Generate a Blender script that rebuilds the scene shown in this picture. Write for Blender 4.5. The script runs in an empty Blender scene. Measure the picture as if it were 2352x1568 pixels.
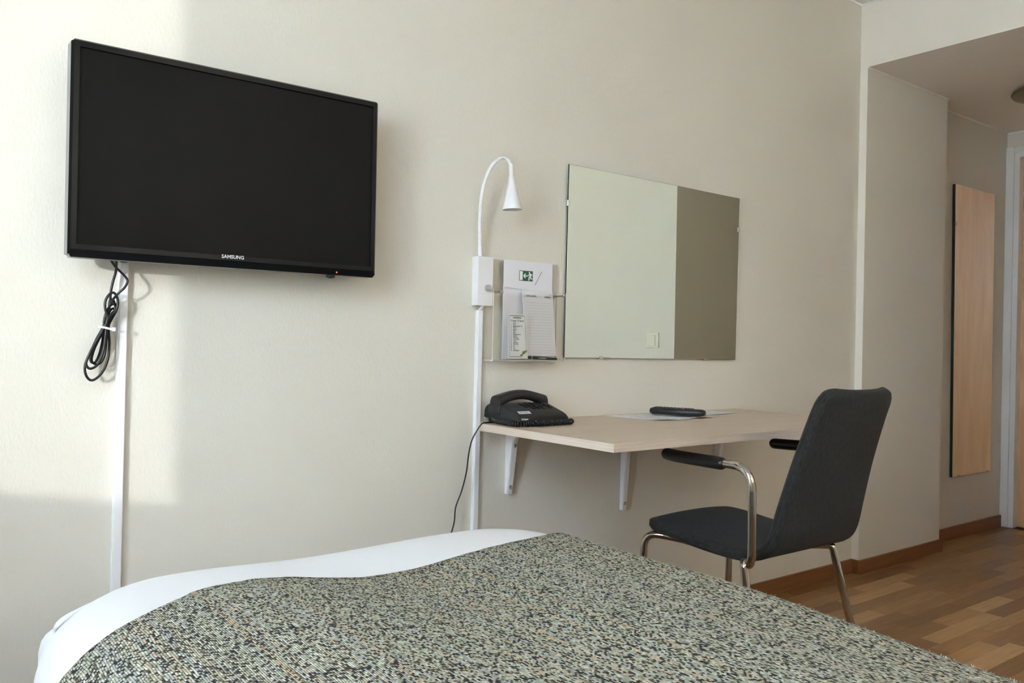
import bpy, bmesh, math, random
from mathutils import Vector, Matrix, Euler
R_ = math.radians
SC = bpy.context.scene
COL = SC.collection

# ---------------------------------------------------------------- camera, light, exposure
def make_camera():
    yaw, pit, rol = 0.65476, 0.000244, 0.0198136
    f = Vector((math.sin(yaw)*math.cos(pit), math.cos(yaw)*math.cos(pit), math.sin(pit)))
    r = Vector((math.cos(yaw), -math.sin(yaw), 0)); u = r.cross(f)
    c, s = math.cos(rol), math.sin(rol)
    r2 = c*r + s*u; u2 = -s*r + c*u
    cd = bpy.data.cameras.new('camera'); cam = bpy.data.objects.new('camera', cd); COL.objects.link(cam)
    m = Matrix((r2, u2, -f)).transposed().to_4x4(); m.translation = (0, -2.0005, 0.9722)
    cam.matrix_world = m
    cd.sensor_width = 36; cd.lens = 1935.49/2352*36; cd.clip_start = .02
    SC.camera = cam
make_camera()

SC.view_settings.view_transform = 'Standard'; SC.view_settings.look = 'None'
SC.view_settings.gamma = 1; SC.view_settings.use_curve_mapping = False
SC.view_settings.exposure = 2.62
SC.cycles.max_bounces = 14; SC.cycles.diffuse_bounces = 9; SC.cycles.glossy_bounces = 6
SC.cycles.transparent_max_bounces = 16; SC.cycles.use_denoising = True
SC.cycles.sample_clamp_indirect = 8

WX = -1.3                                   # window wall
WY0, WY1, WZ0, WZ1 = -1.68, -1.10, 0.850, 2.12   # clear window next to the television wall

w = bpy.data.worlds.new('sky'); SC.world = w; w.use_nodes = True
nt = w.node_tree; nt.nodes.clear()
o_ = nt.nodes.new('ShaderNodeOutputWorld'); bg = nt.nodes.new('ShaderNodeBackground')
tc = nt.nodes.new('ShaderNodeTexCoord'); sx = nt.nodes.new('ShaderNodeSeparateXYZ'); cr = nt.nodes.new('ShaderNodeValToRGB')
mr = nt.nodes.new('ShaderNodeMapRange'); mr.inputs[1].default_value = -.25; mr.inputs[2].default_value = .6
nt.links.new(tc.outputs['Generated'], sx.inputs[0]); nt.links.new(sx.outputs[2], mr.inputs[0]); nt.links.new(mr.outputs[0], cr.inputs[0])
cr.color_ramp.elements[0].color = (.78, .83, .86, 1); cr.color_ramp.elements[0].position = .27
cr.color_ramp.elements[1].color = (.84, .97, 1.14, 1); cr.color_ramp.elements[1].position = .33
nt.links.new(cr.outputs[0], bg.inputs[0]); bg.inputs[1].default_value = 5.5
nt.links.new(bg.outputs[0], o_.inputs[0])

def area_portal(y0, y1, z0, z1):
    ld = bpy.data.lights.new('window_portal', 'AREA'); ld.shape = 'RECTANGLE'
    ld.size = y1-y0; ld.size_y = z1-z0; ld.cycles.is_portal = True
    o = bpy.data.objects.new('window_portal', ld); COL.objects.link(o)
    o.location = (WX-.06, (y0+y1)/2, (z0+z1)/2)
    o.rotation_euler = Vector((1, 0, 0)).to_track_quat('-Z', 'Z').to_euler()
area_portal(WY0, WY1, WZ0, WZ1)
def sun():
    ld = bpy.data.lights.new('sun', 'SUN'); ld.energy = 0.36; ld.angle = R_(.75); ld.color = (1, .99, .99)
    o = bpy.data.objects.new('sun', ld); COL.objects.link(o)
    o.rotation_euler = Vector((1.2, 1, -.2)).to_track_quat('-Z', 'Y').to_euler(); o.location = (-5, -5, 3)
sun()
def bounced_spot(loc, aim, watts, angle, col):
    # the photographer's flash and an added fill spot, both bounced off upper walls and ceiling
    ld = bpy.data.lights.new('flash_fill_spot', 'SPOT'); ld.energy = watts; ld.spot_size = R_(angle); ld.spot_blend = .5; ld.shadow_soft_size = .03; ld.color = col
    o = bpy.data.objects.new('flash_fill_spot', ld); COL.objects.link(o); o.location = loc
    o.rotation_euler = (Vector(aim)-Vector(loc)).to_track_quat('-Z', 'Y').to_euler()
bounced_spot((-.25, -2.2, 1.25), (-1.30, -2.15, 2.41), 385, 40, (.72, .945, 1.28))
bounced_spot((.15, -2.35, 1.25), (2.2, -3.4, 2.25), 92, 50, (.98, .95, .89))  # fill added to brighten the far wall and corridor

# ---------------------------------------------------------------- materials
def mat(name):
    m = bpy.data.materials.new(name); m.use_nodes = True
    return m, m.node_tree, m.node_tree.nodes['Principled BSDF']
def N(nt, t, **kw):
    n = nt.nodes.new(t)
    for k, v in kw.items():
        if k in n.inputs.keys(): n.inputs[k].default_value = v
        else: setattr(n, k, v)
    return n
def simple(name, col, rough=.5, metal=0, spec=.5, coat=0):
    m, nt, b = mat(name)
    b.inputs['Base Color'].default_value = (*col, 1); b.inputs['Roughness'].default_value = rough
    b.inputs['Metallic'].default_value = metal; b.inputs['Specular IOR Level'].default_value = spec
    b.inputs['Coat Weight'].default_value = coat
    return m
def ramp(nt, stops, interp='LINEAR'):
    r = nt.nodes.new('ShaderNodeValToRGB'); r.color_ramp.interpolation = interp
    e = r.color_ramp.elements
    while len(e) < len(stops): e.new(.5)
    for el, (p, c) in zip(e, stops): el.position = p; el.color = (*c, 1)
    return r
def mapped(nt, scale, coord='Object', rot=(0, 0, 0)):
    tc = nt.nodes.new('ShaderNodeTexCoord'); mp = nt.nodes.new('ShaderNodeMapping')
    mp.inputs['Scale'].default_value = scale; mp.inputs['Rotation'].default_value = rot
    nt.links.new(tc.outputs[coord], mp.inputs[0]); return mp
def bump(nt, b, src, strength, dist=.001):
    bp = N(nt, 'ShaderNodeBump', Strength=strength, Distance=dist)
    nt.links.new(src, bp.inputs['Height']); nt.links.new(bp.outputs[0], b.inputs['Normal']); return bp

def wallpaper(name, col, strength=.55):
    m, nt, b = mat(name)
    mp = mapped(nt, (210, 210, 100)); n1 = N(nt, 'ShaderNodeTexNoise', Scale=1.0, Detail=3.0, Roughness=.6)
    nt.links.new(mp.outputs[0], n1.inputs[0])
    mp2 = mapped(nt, (1.3, 1.3, 1.1)); n2 = N(nt, 'ShaderNodeTexNoise', Scale=1.0, Detail=3.0)
    nt.links.new(mp2.outputs[0], n2.inputs[0])
    r = ramp(nt, [(.3, tuple(c*.972 for c in col)), (.7, tuple(min(1, c*1.02) for c in col))]); nt.links.new(n2.outputs[0], r.inputs[0])
    nt.links.new(r.outputs[0], b.inputs['Base Color'])
    b.inputs['Roughness'].default_value = .62; b.inputs['Specular IOR Level'].default_value = .3
    bump(nt, b, n1.outputs[0], strength, .0012)
    return m
M_WALL = wallpaper('beige_wallpaper', (.74, .70, .615))
M_WALL4 = wallpaper('lit_face_paint', (.85, .82, .75), .25)  # wall paint made paler: light on window-facing faces is in the colour
M_WALL3 = wallpaper('brown_wallpaper', (.42, .38, .32), .25)
M_WALL2 = wallpaper('beige_paint', (.76, .73, .655), .25)
M_CEIL = wallpaper('ceiling_paint', (.80, .78, .76), .15)
M_CEILH = wallpaper('hall_ceiling_paint', (.88, .85, .83), .15)
M_CREAM = simple('cream_plastic', (.93, .91, .80), .3)
M_CAULK = simple('white_caulk', (.85, .84, .82), .5)
M_WHITE = simple('white_plastic', (.86, .86, .88), .38)
M_WPAINT = simple('white_lacquer', (.83, .83, .83), .35)
M_WMETAL = simple('white_metal', (.84, .83, .84), .35)
M_BLACK = simple('black_plastic', (.012, .012, .013), .42)
M_BLACKSOFT = simple('black_rubber', (.010, .010, .011), .36)
M_PHONE = simple('phone_plastic', (.016, .016, .017), .48)
M_KEY = simple('phone_keys', (.012, .012, .013), .25)
M_TVB = simple('glossy_black', (.006, .0065, .007), .16, spec=.16, coat=0)
M_TVRIM = simple('grey_rim', (.17, .175, .172), .32)
M_SCREEN = simple('tv_screen', (.006, .006, .006), .30, spec=.12)
M_CHROME = simple('chrome', (.55, .525, .50), .07, 1)
M_STEEL = simple('brushed_steel', (.55, .52, .48), .28, 1)
M_SATIN = simple('satin_steel', (.62, .62, .63), .32, 1)
M_BRASS = simple('aged_brass', (.30, .24, .15), .38, 1)
M_PAPER = simple('paper', (.80, .79, .83), .75, spec=.2)
M_PAPER2 = simple('card_paper', (.84, .85, .86), .6, spec=.3)
M_PAPER3 = simple('note_paper', (.79, .775, .80), .75, spec=.2)
M_INK = simple('ink', (.03, .03, .035), .7)
M_INKG = simple('grey_ink', (.45, .45, .47), .8)
M_LGREEN = simple('leaf_print', (.10, .17, .05), .7)
M_LGREEN2 = simple('leaf_print_light', (.38, .46, .22), .7)
M_SIGNG = simple('sign_green', (.012, .10, .05), .5)
M_SIGNW = simple('sign_white', (.85, .87, .84), .5)
M_LOGO = simple('logo_silver', (.75, .75, .75), .4)
M_LABELW = simple('label_white', (.80, .81, .82), .5)
M_RED = simple('red_button', (.45, .04, .03), .4)
M_LAMPGLASS = simple('frosted_glass', (.62, .60, .56), .25)
M_GLINT = simple('painted_glint', (.80, .88, .88), .12, spec=.9)
M_EDGEGLASS = simple('glass_edge', (.015, .03, .026), .08, spec=.8)

def emis(name, col, s):
    m, nt, b = mat(name); b.inputs['Emission Color'].default_value = (*col, 1); b.inputs['Emission Strength'].default_value = s
    b.inputs['Base Color'].default_value = (*col, 1); return m
M_LED = emis('red_led', (1, .05, .03), 1.2)

def mirror_mat(name='mirror', col=(.80, .835, .765)):
    m, nt, b = mat(name); b.inputs['Base Color'].default_value = (*col, 1)
    b.inputs['Metallic'].default_value = 1; b.inputs['Roughness'].default_value = 0.0
    return m
M_MIRROR = mirror_mat()
M_MIRROR2 = mirror_mat('hall_mirror', (.92, .91, .88))

def thin_glass(name, tint, refl=.5):
    m, nt, b = mat(name); nt.nodes.remove(b)
    out = nt.nodes['Material Output']
    tr = N(nt, 'ShaderNodeBsdfTransparent', Color=(*tint, 1)); gl = N(nt, 'ShaderNodeBsdfGlossy', Roughness=.02)
    fr = N(nt, 'ShaderNodeFresnel', IOR=1.4); mu = N(nt, 'ShaderNodeMath', operation='MULTIPLY'); mu.inputs[1].default_value = refl
    mx = nt.nodes.new('ShaderNodeMixShader')
    nt.links.new(fr.outputs[0], mu.inputs[0]); nt.links.new(mu.outputs[0], mx.inputs[0])
    nt.links.new(tr.outputs[0], mx.inputs[1]); nt.links.new(gl.outputs[0], mx.inputs[2]); nt.links.new(mx.outputs[0], out.inputs[0])
    return m
M_ACRYL = thin_glass('clear_acrylic', (.993, .993, .988), .35)
M_PANE = thin_glass('window_glass', (.93, .95, .94), .8)
M_ACEDGE = simple('acrylic_edge', (.66, .66, .62), .15, spec=.7)

def wood(name, c1, c2, scale, rough=.4, bumpy=.12, coord='Object'):
    m, nt, b = mat(name)
    mp = mapped(nt, scale, coord); n1 = N(nt, 'ShaderNodeTexNoise', Scale=1.0, Detail=5.0, Roughness=.62, Distortion=.35)
    nt.links.new(mp.outputs[0], n1.inputs[0])
    r = ramp(nt, [(.32, c1), (.68, c2)]); nt.links.new(n1.outputs[0], r.inputs[0]); nt.links.new(r.outputs[0], b.inputs['Base Color'])
    b.inputs['Roughness'].default_value = rough
    bump(nt, b, n1.outputs[0], bumpy, .0006); return m
M_DESK = wood('birch_laminate', (.56, .44, .345), (.63, .51, .41), (4, 70, 70), .42)
M_EDGEBAND = wood('birch_edge', (.60, .48, .39), (.74, .62, .53), (5, 5, 260), .45)
M_SKIRT = wood('skirting_oak', (.21, .080, .028), (.29, .122, .047), (5, 40, 60), .4)
M_DOOR = wood('door_beech', (.70, .40, .195), (.82, .50, .265), (26, 26, 2.2), .3, .04)
M_BED = wood('bed_base', (.12, .10, .09), (.16, .135, .12), (20, 20, 20), .7)

def plank_mat():
    m, nt, b = mat('oak_plank')
    oi = nt.nodes.new('ShaderNodeObjectInfo')
    geo = nt.nodes.new('ShaderNodeNewGeometry')
    mp = nt.nodes.new('ShaderNodeMapping'); mp.inputs['Scale'].default_value = (7, 75, 20)
    add = N(nt, 'ShaderNodeVectorMath', operation='ADD')
    mul = N(nt, 'ShaderNodeVectorMath', operation='SCALE'); mul.inputs['Scale'].default_value = 31.0
    cv = nt.nodes.new('ShaderNodeCombineXYZ')
    nt.links.new(oi.outputs['Random'], cv.inputs[0]); nt.links.new(oi.outputs['Random'], cv.inputs[1])
    nt.links.new(cv.outputs[0], mul.inputs[0]); nt.links.new(geo.outputs['Position'], mp.inputs[0])
    nt.links.new(mp.outputs[0], add.inputs[0]); nt.links.new(mul.outputs[0], add.inputs[1])
    n1 = N(nt, 'ShaderNodeTexNoise', Scale=1.0, Detail=4.0, Roughness=.6, Distortion=.5); nt.links.new(add.outputs[0], n1.inputs[0])
    base = ramp(nt, [(0, (.215, .103, .038)), (.22, (.28, .142, .054)), (.50, (.34, .178, .070)), (.74, (.40, .22, .090)), (.86, (.56, .34, .155)), (1, (.64, .42, .21))])
    nt.links.new(oi.outputs['Random'], base.inputs[0])
    gr = ramp(nt, [(.3, (.78, .76, .74)), (.7, (1.08, 1.08, 1.08))]); nt.links.new(n1.outputs[0], gr.inputs[0])
    mx = N(nt, 'ShaderNodeMix', data_type='RGBA', blend_type='MULTIPLY'); mx.inputs[0].default_value = 1
    nt.links.new(base.outputs[0], mx.inputs[6]); nt.links.new(gr.outputs[0], mx.inputs[7]); nt.links.new(mx.outputs[2], b.inputs['Base Color'])
    b.inputs['Roughness'].default_value = .30; b.inputs['Specular IOR Level'].default_value = .45
    bump(nt, b, n1.outputs[0], .05, .0005)
    return m
M_PLANK = plank_mat()

def floor_mat():
    m, nt, b = mat('oak_parquet')
    mp = mapped(nt, (1, 1, 1)); br = N(nt, 'ShaderNodeTexBrick', Scale=1.0)
    br.inputs['Brick Width'].default_value = .42; br.inputs['Row Height'].default_value = .066; br.inputs['Mortar Size'].default_value = .0006
    br.inputs['Color1'].default_value = (.17, .09, .04, 1); br.inputs['Color2'].default_value = (.30, .175, .09, 1); br.inputs['Mortar'].default_value = (.07, .035, .016, 1)
    nt.links.new(mp.outputs[0], br.inputs[0]); nt.links.new(br.outputs[0], b.inputs['Base Color'])
    b.inputs['Roughness'].default_value = .32; return m
M_FLOOR = floor_mat()

def chair_fabric():
    m, nt, b = mat('charcoal_fabric')
    uv = nt.nodes.new('ShaderNodeUVMap'); uv.uv_map = 'UVMap'
    mp = nt.nodes.new('ShaderNodeMapping'); mp.inputs['Scale'].default_value = (420, 45, 1); nt.links.new(uv.outputs[0], mp.inputs[0])
    n1 = N(nt, 'ShaderNodeTexNoise', Scale=1.0, Detail=3.0, Roughness=.7); nt.links.new(mp.outputs[0], n1.inputs[0])
    mp2 = nt.nodes.new('ShaderNodeMapping'); mp2.inputs['Scale'].default_value = (900, 900, 1); nt.links.new(uv.outputs[0], mp2.inputs[0])
    n2 = N(nt, 'ShaderNodeTexNoise', Scale=1.0, Detail=1.0); nt.links.new(mp2.outputs[0], n2.inputs[0])
    ad = N(nt, 'ShaderNodeMath', operation='ADD'); nt.links.new(n1.outputs[0], ad.inputs[0]); nt.links.new(n2.outputs[0], ad.inputs[1])
    r = ramp(nt, [(.36, (.0095, .009, .009)), (.64, (.050, .0475, .0465))])
    hm = N(nt, 'ShaderNodeMath', operation='MULTIPLY'); hm.inputs[1].default_value = .5
    nt.links.new(ad.outputs[0], hm.inputs[0]); nt.links.new(hm.outputs[0], r.inputs[0]); nt.links.new(r.outputs[0], b.inputs['Base Color'])
    b.inputs['Roughness'].default_value = .9; b.inputs['Specular IOR Level'].default_value = .15
    b.inputs['Sheen Weight'].default_value = .06
    bump(nt, b, hm.outputs[0], .5, .001); return m
M_CHAIR = chair_fabric()

def tweed():
    m, nt, b = mat('tweed_weave'); L = nt.links.new
    def math_(op, a, c=None, clamp=False):
        n = nt.nodes.new('ShaderNodeMath'); n.operation = op; n.use_clamp = clamp
        for k, v in ((0, a), (1, c)):
            if v is None: continue
            if isinstance(v, (int, float)): n.inputs[k].default_value = v
            else: L(v, n.inputs[k])
        return n.outputs[0]
    uv = nt.nodes.new('ShaderNodeUVMap'); uv.uv_map = 'UVMap'
    wn = N(nt, 'ShaderNodeTexNoise', Scale=13.0, Detail=2.0); L(uv.outputs[0], wn.inputs[0])
    sp0 = nt.nodes.new('ShaderNodeSeparateXYZ'); L(uv.outputs[0], sp0.inputs[0])
    u = math_('ADD', sp0.outputs[0], math_('MULTIPLY', math_('SUBTRACT', wn.outputs[0], .5), .008))
    rows = math_('MULTIPLY', u, 325); ri = math_('FLOOR', rows); rf = math_('FRACT', rows)
    wr = nt.nodes.new('ShaderNodeTexWhiteNoise'); wr.noise_dimensions = '1D'; L(ri, wr.inputs['W'])
    wv = math_('ADD', math_('MULTIPLY', sp0.outputs[1], 215), math_('MULTIPLY', ri, 37.31))
    vo = nt.nodes.new('ShaderNodeTexVoronoi'); vo.voronoi_dimensions = '1D'; vo.inputs['Randomness'].default_value = .9; vo.inputs['Scale'].default_value = 1; L(wv, vo.inputs['W'])
    sc = nt.nodes.new('ShaderNodeSeparateColor'); L(vo.outputs['Color'], sc.inputs[0])
    # flecks gather in clumps
    mpc = nt.nodes.new('ShaderNodeMapping'); mpc.inputs['Scale'].default_value = (150, 55, 1); L(uv.outputs[0], mpc.inputs[0])
    nc = N(nt, 'ShaderNodeTexNoise', Scale=1.0, Detail=2.0); L(mpc.outputs[0], nc.inputs[0])
    tone = math_('ADD', sc.outputs[0], math_('MULTIPLY', math_('SUBTRACT', nc.outputs[0], .5), .75), True)
    r = ramp(nt, [(0, (.040, .044, .062)), (.12, (.10, .088, .064)), (.22, (.20, .185, .135)), (.34, (.35, .37, .27)), (.50, (.47, .50, .39)), (.63, (.41, .40, .35)), (.76, (.58, .60, .50)), (.92, (.70, .70, .62))], 'CONSTANT'); L(tone, r.inputs[0])
    rr = ramp(nt, [(0, (.42, .445, .50)), (.13, (.5, .5, .5)), (.80, (.62, .47, .33))], 'CONSTANT'); L(wr.outputs['Value'], rr.inputs[0])
    rm = ramp(nt, [(0, (.8, .8, .8)), (.13, (0, 0, 0)), (.80, (.85, .85, .85))], 'CONSTANT'); L(wr.outputs['Value'], rm.inputs[0])
    gate = math_('MULTIPLY', rm.outputs[0], math_('MULTIPLY', math_('GREATER_THAN', tone, .26), math_('GREATER_THAN', sc.outputs[1], .38)))
    mx0 = N(nt, 'ShaderNodeMix', data_type='RGBA'); L(gate, mx0.inputs[0]); L(r.outputs[0], mx0.inputs[6]); L(rr.outputs[0], mx0.inputs[7])
    # yarn profile across the row and along each stitch
    prof = math_('SINE', math_('MULTIPLY', rf, math.pi))
    st = math_('SUBTRACT', 1.0, math_('MULTIPLY', vo.outputs['Distance'], 1.15), True)
    hgt = math_('MULTIPLY', prof, st)
    d = ramp(nt, [(.05, (.30, .28, .24)), (.42, (1, 1, 1))]); L(hgt, d.inputs[0])
    mx = N(nt, 'ShaderNodeMix', data_type='RGBA', blend_type='MULTIPLY'); mx.inputs[0].default_value = 1
    L(mx0.outputs[2], mx.inputs[6]); L(d.outputs[0], mx.inputs[7]); L(mx.outputs[2], b.inputs['Base Color'])
    b.inputs['Roughness'].default_value = .95; b.inputs['Specular IOR Level'].default_value = .1
    bump(nt, b, hgt, .6, .0016)
    return m
M_TWEED = tweed()

def cotton():
    m, nt, b = mat('white_cotton')
    mp = mapped(nt, (7, 2.5, 7)); n1 = N(nt, 'ShaderNodeTexNoise', Scale=1.0, Detail=3.0); nt.links.new(mp.outputs[0], n1.inputs[0])
    b.inputs['Base Color'].default_value = (.86, .87, .90, 1); b.inputs['Roughness'].default_value = .85; b.inputs['Specular IOR Level'].default_value = .15
    bump(nt, b, n1.outputs[0], .35, .01); return m
M_COTTON = cotton()

# ---------------------------------------------------------------- geometry helpers
ORG = {}                                     # object name -> world origin used by its children
def thing(name, loc, label=None, cat=None, group=None):
    o = bpy.data.objects.new(name, None); COL.objects.link(o); o.location = loc
    o.empty_display_size = .05
    ORG[o.name] = Vector(loc)
    if label: o['label'] = label
    if cat: o['category'] = cat
    if group: o['group'] = group
    return o
def obj(name, bm, m, parent=None, loc=None, smooth=False, label=None, cat=None, group=None, kind=None):
    """Link bm (in world coordinates) as one mesh object."""
    if isinstance(bm, bpy.types.Mesh): me = bm
    else:
        me = bpy.data.meshes.new(name); bm.to_mesh(me); bm.free()
    if parent is not None: org = ORG[parent.name]
    elif loc is not None: org = Vector(loc)
    else:
        xs = [v.co for v in me.vertices]
        org = Vector([(min(c[i] for c in xs)+max(c[i] for c in xs))/2 for i in range(3)])
        org.z = min(c.z for c in xs)
    me.transform(Matrix.Translation(-org))
    for mm in (m if isinstance(m, (list, tuple)) else [m]): me.materials.append(mm)
    if smooth:
        for p in me.polygons: p.use_smooth = True
        if smooth is not True: me.set_sharp_from_angle(angle=R_(smooth))
    o = bpy.data.objects.new(name, me); COL.objects.link(o)
    if parent is not None: o.parent = parent
    else: o.location = org
    ORG[o.name] = org
    if label: o['label'] = label
    if cat: o['category'] = cat
    if group: o['group'] = group
    if kind: o['kind'] = kind
    return o
def struct(name, bm, m, parent=None, **k):
    return obj(name, bm, m, parent, kind=None if parent is not None else 'structure', **k)
def B(): return bmesh.new()
def box(bm, a, b, bev=0, seg=2, mi=0):
    a = Vector(a); b = Vector(b)
    r = bmesh.ops.create_cube(bm, size=1)
    for v in r['verts']: v.co = Vector(((a.x+b.x)/2+v.co.x*(b.x-a.x), (a.y+b.y)/2+v.co.y*(b.y-a.y), (a.z+b.z)/2+v.co.z*(b.z-a.z)))
    fs = set(f for v in r['verts'] for f in v.link_faces)
    if bev:
        es = list(set(e for v in r['verts'] for e in v.link_edges))
        rr = bmesh.ops.bevel(bm, geom=es, offset=bev, segments=seg, affect='EDGES', profile=.5)
        fs = set(rr['faces']) | set(f for f in fs if f.is_valid)
    if mi:
        for f in fs:
            if f.is_valid: f.material_index = mi
    return bm
def smoothpts(P, n=6):
    """Catmull-Rom through P."""
    P = [Vector(p) for p in P]; out = []
    for i in range(len(P)-1):
        p0 = P[max(i-1, 0)]; p1 = P[i]; p2 = P[i+1]; p3 = P[min(i+2, len(P)-1)]
        for k in range(n):
            t = k/n
            out.append(.5*((2*p1)+(-p0+p2)*t+(2*p0-5*p1+4*p2-p3)*t*t+(-p0+3*p1-3*p2+p3)*t**3))
    out.append(P[-1]); return out
def tube(bm, P, r, seg=10, closed=False, cap=True):
    P = [Vector(p) for p in P]; n = len(P)
    rad = r if isinstance(r, (list, tuple)) else [r]*n
    rings = []; prev = None
    for i, p in enumerate(P):
        if closed: t = (P[(i+1) % n]-P[(i-1) % n])
        else: t = P[min(i+1, n-1)]-P[max(i-1, 0)]
        t.normalize()
        if prev is None:
            a = Vector((0, 0, 1)) if abs(t.z) < .9 else Vector((1, 0, 0))
            u = t.cross(a).normalized()
        else:
            u = (prev-t*prev.dot(t)).normalized()
        prev = u; v = t.cross(u)
        rings.append([bm.verts.new(p+(u*math.cos(2*math.pi*k/seg)+v*math.sin(2*math.pi*k/seg))*rad[i]) for k in range(seg)])
    m = n if closed else n-1
    for i in range(m):
        A = rings[i]; Bq = rings[(i+1) % n]
        for k in range(seg): bm.faces.new((A[k], A[(k+1) % seg], Bq[(k+1) % seg], Bq[k]))
    if cap and not closed:
        bm.faces.new(rings[0][::-1]); bm.faces.new(rings[-1])
    return bm
def capsule(bm, P, r, seg=14):
    """Tube with rounded ends."""
    P = [Vector(p) for p in P]
    d0 = (P[0]-P[1]).normalized(); d1 = (P[-1]-P[-2]).normalized()
    pts = [P[0]+d0*r*math.sin(a)*1.0 for a in (R_(88), R_(65), R_(40), R_(18))]+P+[P[-1]+d1*r*math.sin(a) for a in (R_(18), R_(40), R_(65), R_(88))]
    rs = [r*math.cos(a) for a in (R_(86), R_(65), R_(40), R_(18))]+[r]*len(P)+[r*math.cos(a) for a in (R_(18), R_(40), R_(65), R_(86))]
    return tube(bm, pts, rs, seg)
def lathe(bm, prof, origin, axis=(0, 0, 1), seg=24, cap0=True, cap1=True):
    axis = Vector(axis).normalized(); a = Vector((1, 0, 0)) if abs(axis.x) < .9 else Vector((0, 1, 0))
    u = axis.cross(a).normalized(); v = axis.cross(u); o = Vector(origin); rings = []
    for r, h in prof:
        rings.append([bm.verts.new(o+axis*h+(u*math.cos(2*math.pi*k/seg)+v*math.sin(2*math.pi*k/seg))*max(r, 1e-5)) for k in range(seg)])
    for A, C in zip(rings, rings[1:]):
        for k in range(seg): bm.faces.new((A[k], A[(k+1) % seg], C[(k+1) % seg], C[k]))
    if cap0: bm.faces.new(rings[0][::-1])
    if cap1: bm.faces.new(rings[-1])
    return bm
def prism(bm, poly, o, u, v, d):
    """Extrude a 2-D polygon (in o+u*x+v*y) by vector d."""
    o, u, v, d = map(Vector, (o, u, v, d))
    A = [bm.verts.new(o+u*x+v*y) for x, y in poly]; C = [bm.verts.new(w_.co+d) for w_ in A]
    n = len(A); bm.faces.new(A[::-1]); bm.faces.new(C)
    for i in range(n): bm.faces.new((A[i], A[(i+1) % n], C[(i+1) % n], C[i]))
    return bm
def poly(bm, pts):
    bm.faces.new([bm.verts.new(Vector(p)) for p in pts]); return bm
def fix(bm):
    bmesh.ops.recalc_face_normals(bm, faces=bm.faces[:]); return bm
def text_into(bm, s, o, right, up, size, align='LEFT', bold=0, sx=1.0):
    cu = bpy.data.curves.new('t', 'FONT'); cu.body = s; cu.size = size; cu.align_x = align; cu.resolution_u = 2; cu.offset = bold
    ob = bpy.data.objects.new('t', cu); COL.objects.link(ob)
    dg = bpy.context.evaluated_depsgraph_get(); me = bpy.data.meshes.new_from_object(ob.evaluated_get(dg))
    bpy.data.objects.remove(ob); bpy.data.curves.remove(cu)
    o, right, up = Vector(o), Vector(right).normalized(), Vector(up).normalized()
    vs = [bm.verts.new(o+right*v.co.x*sx+up*v.co.y) for v in me.vertices]
    for p in me.polygons:
        try: bm.faces.new([vs[i] for i in p.vertices])
        except ValueError: pass
    bpy.data.meshes.remove(me); return bm
def stroke(bm, f, a, b, wd):
    a = Vector(a); b = Vector(b); d = (b-a).normalized(); n = Vector((-d.y, d.x))*wd/2
    poly(bm, [f(*(a+n)), f(*(a-n)), f(*(b-n)), f(*(b+n))])
X_, Z_, Y_ = Vector((1, 0, 0)), Vector((0, 0, 1)), Vector((0, 1, 0))

# ---------------------------------------------------------------- room shell
HX, HC = 3.42, 2.19          # plane of the header / corridor mouth, corridor ceiling
CZ = 2.468                   # room ceiling
PY, RY = -.034, .06          # pillar wall, recessed wall
PX, EX = 4.14, 5.04          # end of the pillar, corridor end wall
KY = -1.056                  # corner of the bathroom block
BY = -3.4                    # wall behind the bed
T = .12
b = box(B(), (WX-T, BY-T, -.10), (EX+.3, T+.1, -.014)); floor = struct('floor', b, M_FLOOR)
b = box(B(), (WX-T, 0, -.014), (HX, T, CZ)); wall_back = struct('wall_back', b, M_WALL)
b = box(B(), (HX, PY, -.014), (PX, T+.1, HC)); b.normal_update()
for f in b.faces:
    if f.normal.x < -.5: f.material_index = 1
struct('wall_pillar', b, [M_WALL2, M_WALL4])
b = box(B(), (PX, RY, -.014), (EX+T, RY+.1, HC)); struct('wall_recess', b, M_WALL2)
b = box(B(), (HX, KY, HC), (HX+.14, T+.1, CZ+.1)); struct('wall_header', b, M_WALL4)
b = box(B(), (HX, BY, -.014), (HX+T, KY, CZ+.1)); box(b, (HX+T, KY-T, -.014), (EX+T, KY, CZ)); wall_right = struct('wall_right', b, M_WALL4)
b = box(B(), (WX-T, BY-T, -.014), (HX+T, BY, CZ+.1)); struct('wall_front', b, M_WALL2)
b = B()
box(b, (WX-T, WY1, -.014), (WX, T, CZ+.1)); box(b, (WX-T, WY0, -.014), (WX, WY1, WZ0)); box(b, (WX-T, WY0, WZ1), (WX, WY1, CZ+.1))
box(b, (WX-T, BY, -.014), (WX, WY0, CZ+.1)); struct('wall_left', b, M_WALL2)
# unseen slab and cheek added outside the window to block sky light
b = box(B(), (WX-1.9, WY0-.1, WZ1+.02), (WX-T, WY1+.5, WZ1+.14)); box(b, (WX-1.9, WY1+.38, -.3), (WX-T, WY1+.5, WZ1+.02)); struct('sky_blocker', b, M_WALL2)
b = box(B(), (WX-T, BY-T, CZ), (HX, T, CZ+.12)); struct('ceiling', b, M_CEIL)
b = box(B(), (HX+.0005, KY-T, HC-.0006), (EX+T, RY+.1, HC+.12)); struct('ceiling_hall', b, M_CEILH)
# end wall with the door opening
DY1, DZ1 = -.008, 2.045
DY0 = DY1-.86
b = B(); box(b, (EX, DY1+.028, -.014), (EX+T, RY, HC)); box(b, (EX, KY, -.014), (EX+T, DY0-.028, HC)); box(b, (EX, DY0-.028, DZ1+.028), (EX+T, DY1+.028, HC)); struct('wall_end', b, M_WALL2)

b = box(B(), (EX+T, KY-T, -.014), (EX+T+.05, RY+.1, HC+.12)); struct('door_light_seal', b, M_WALL2)  # unseen panel added behind the door to stop sky light leaking in

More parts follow.
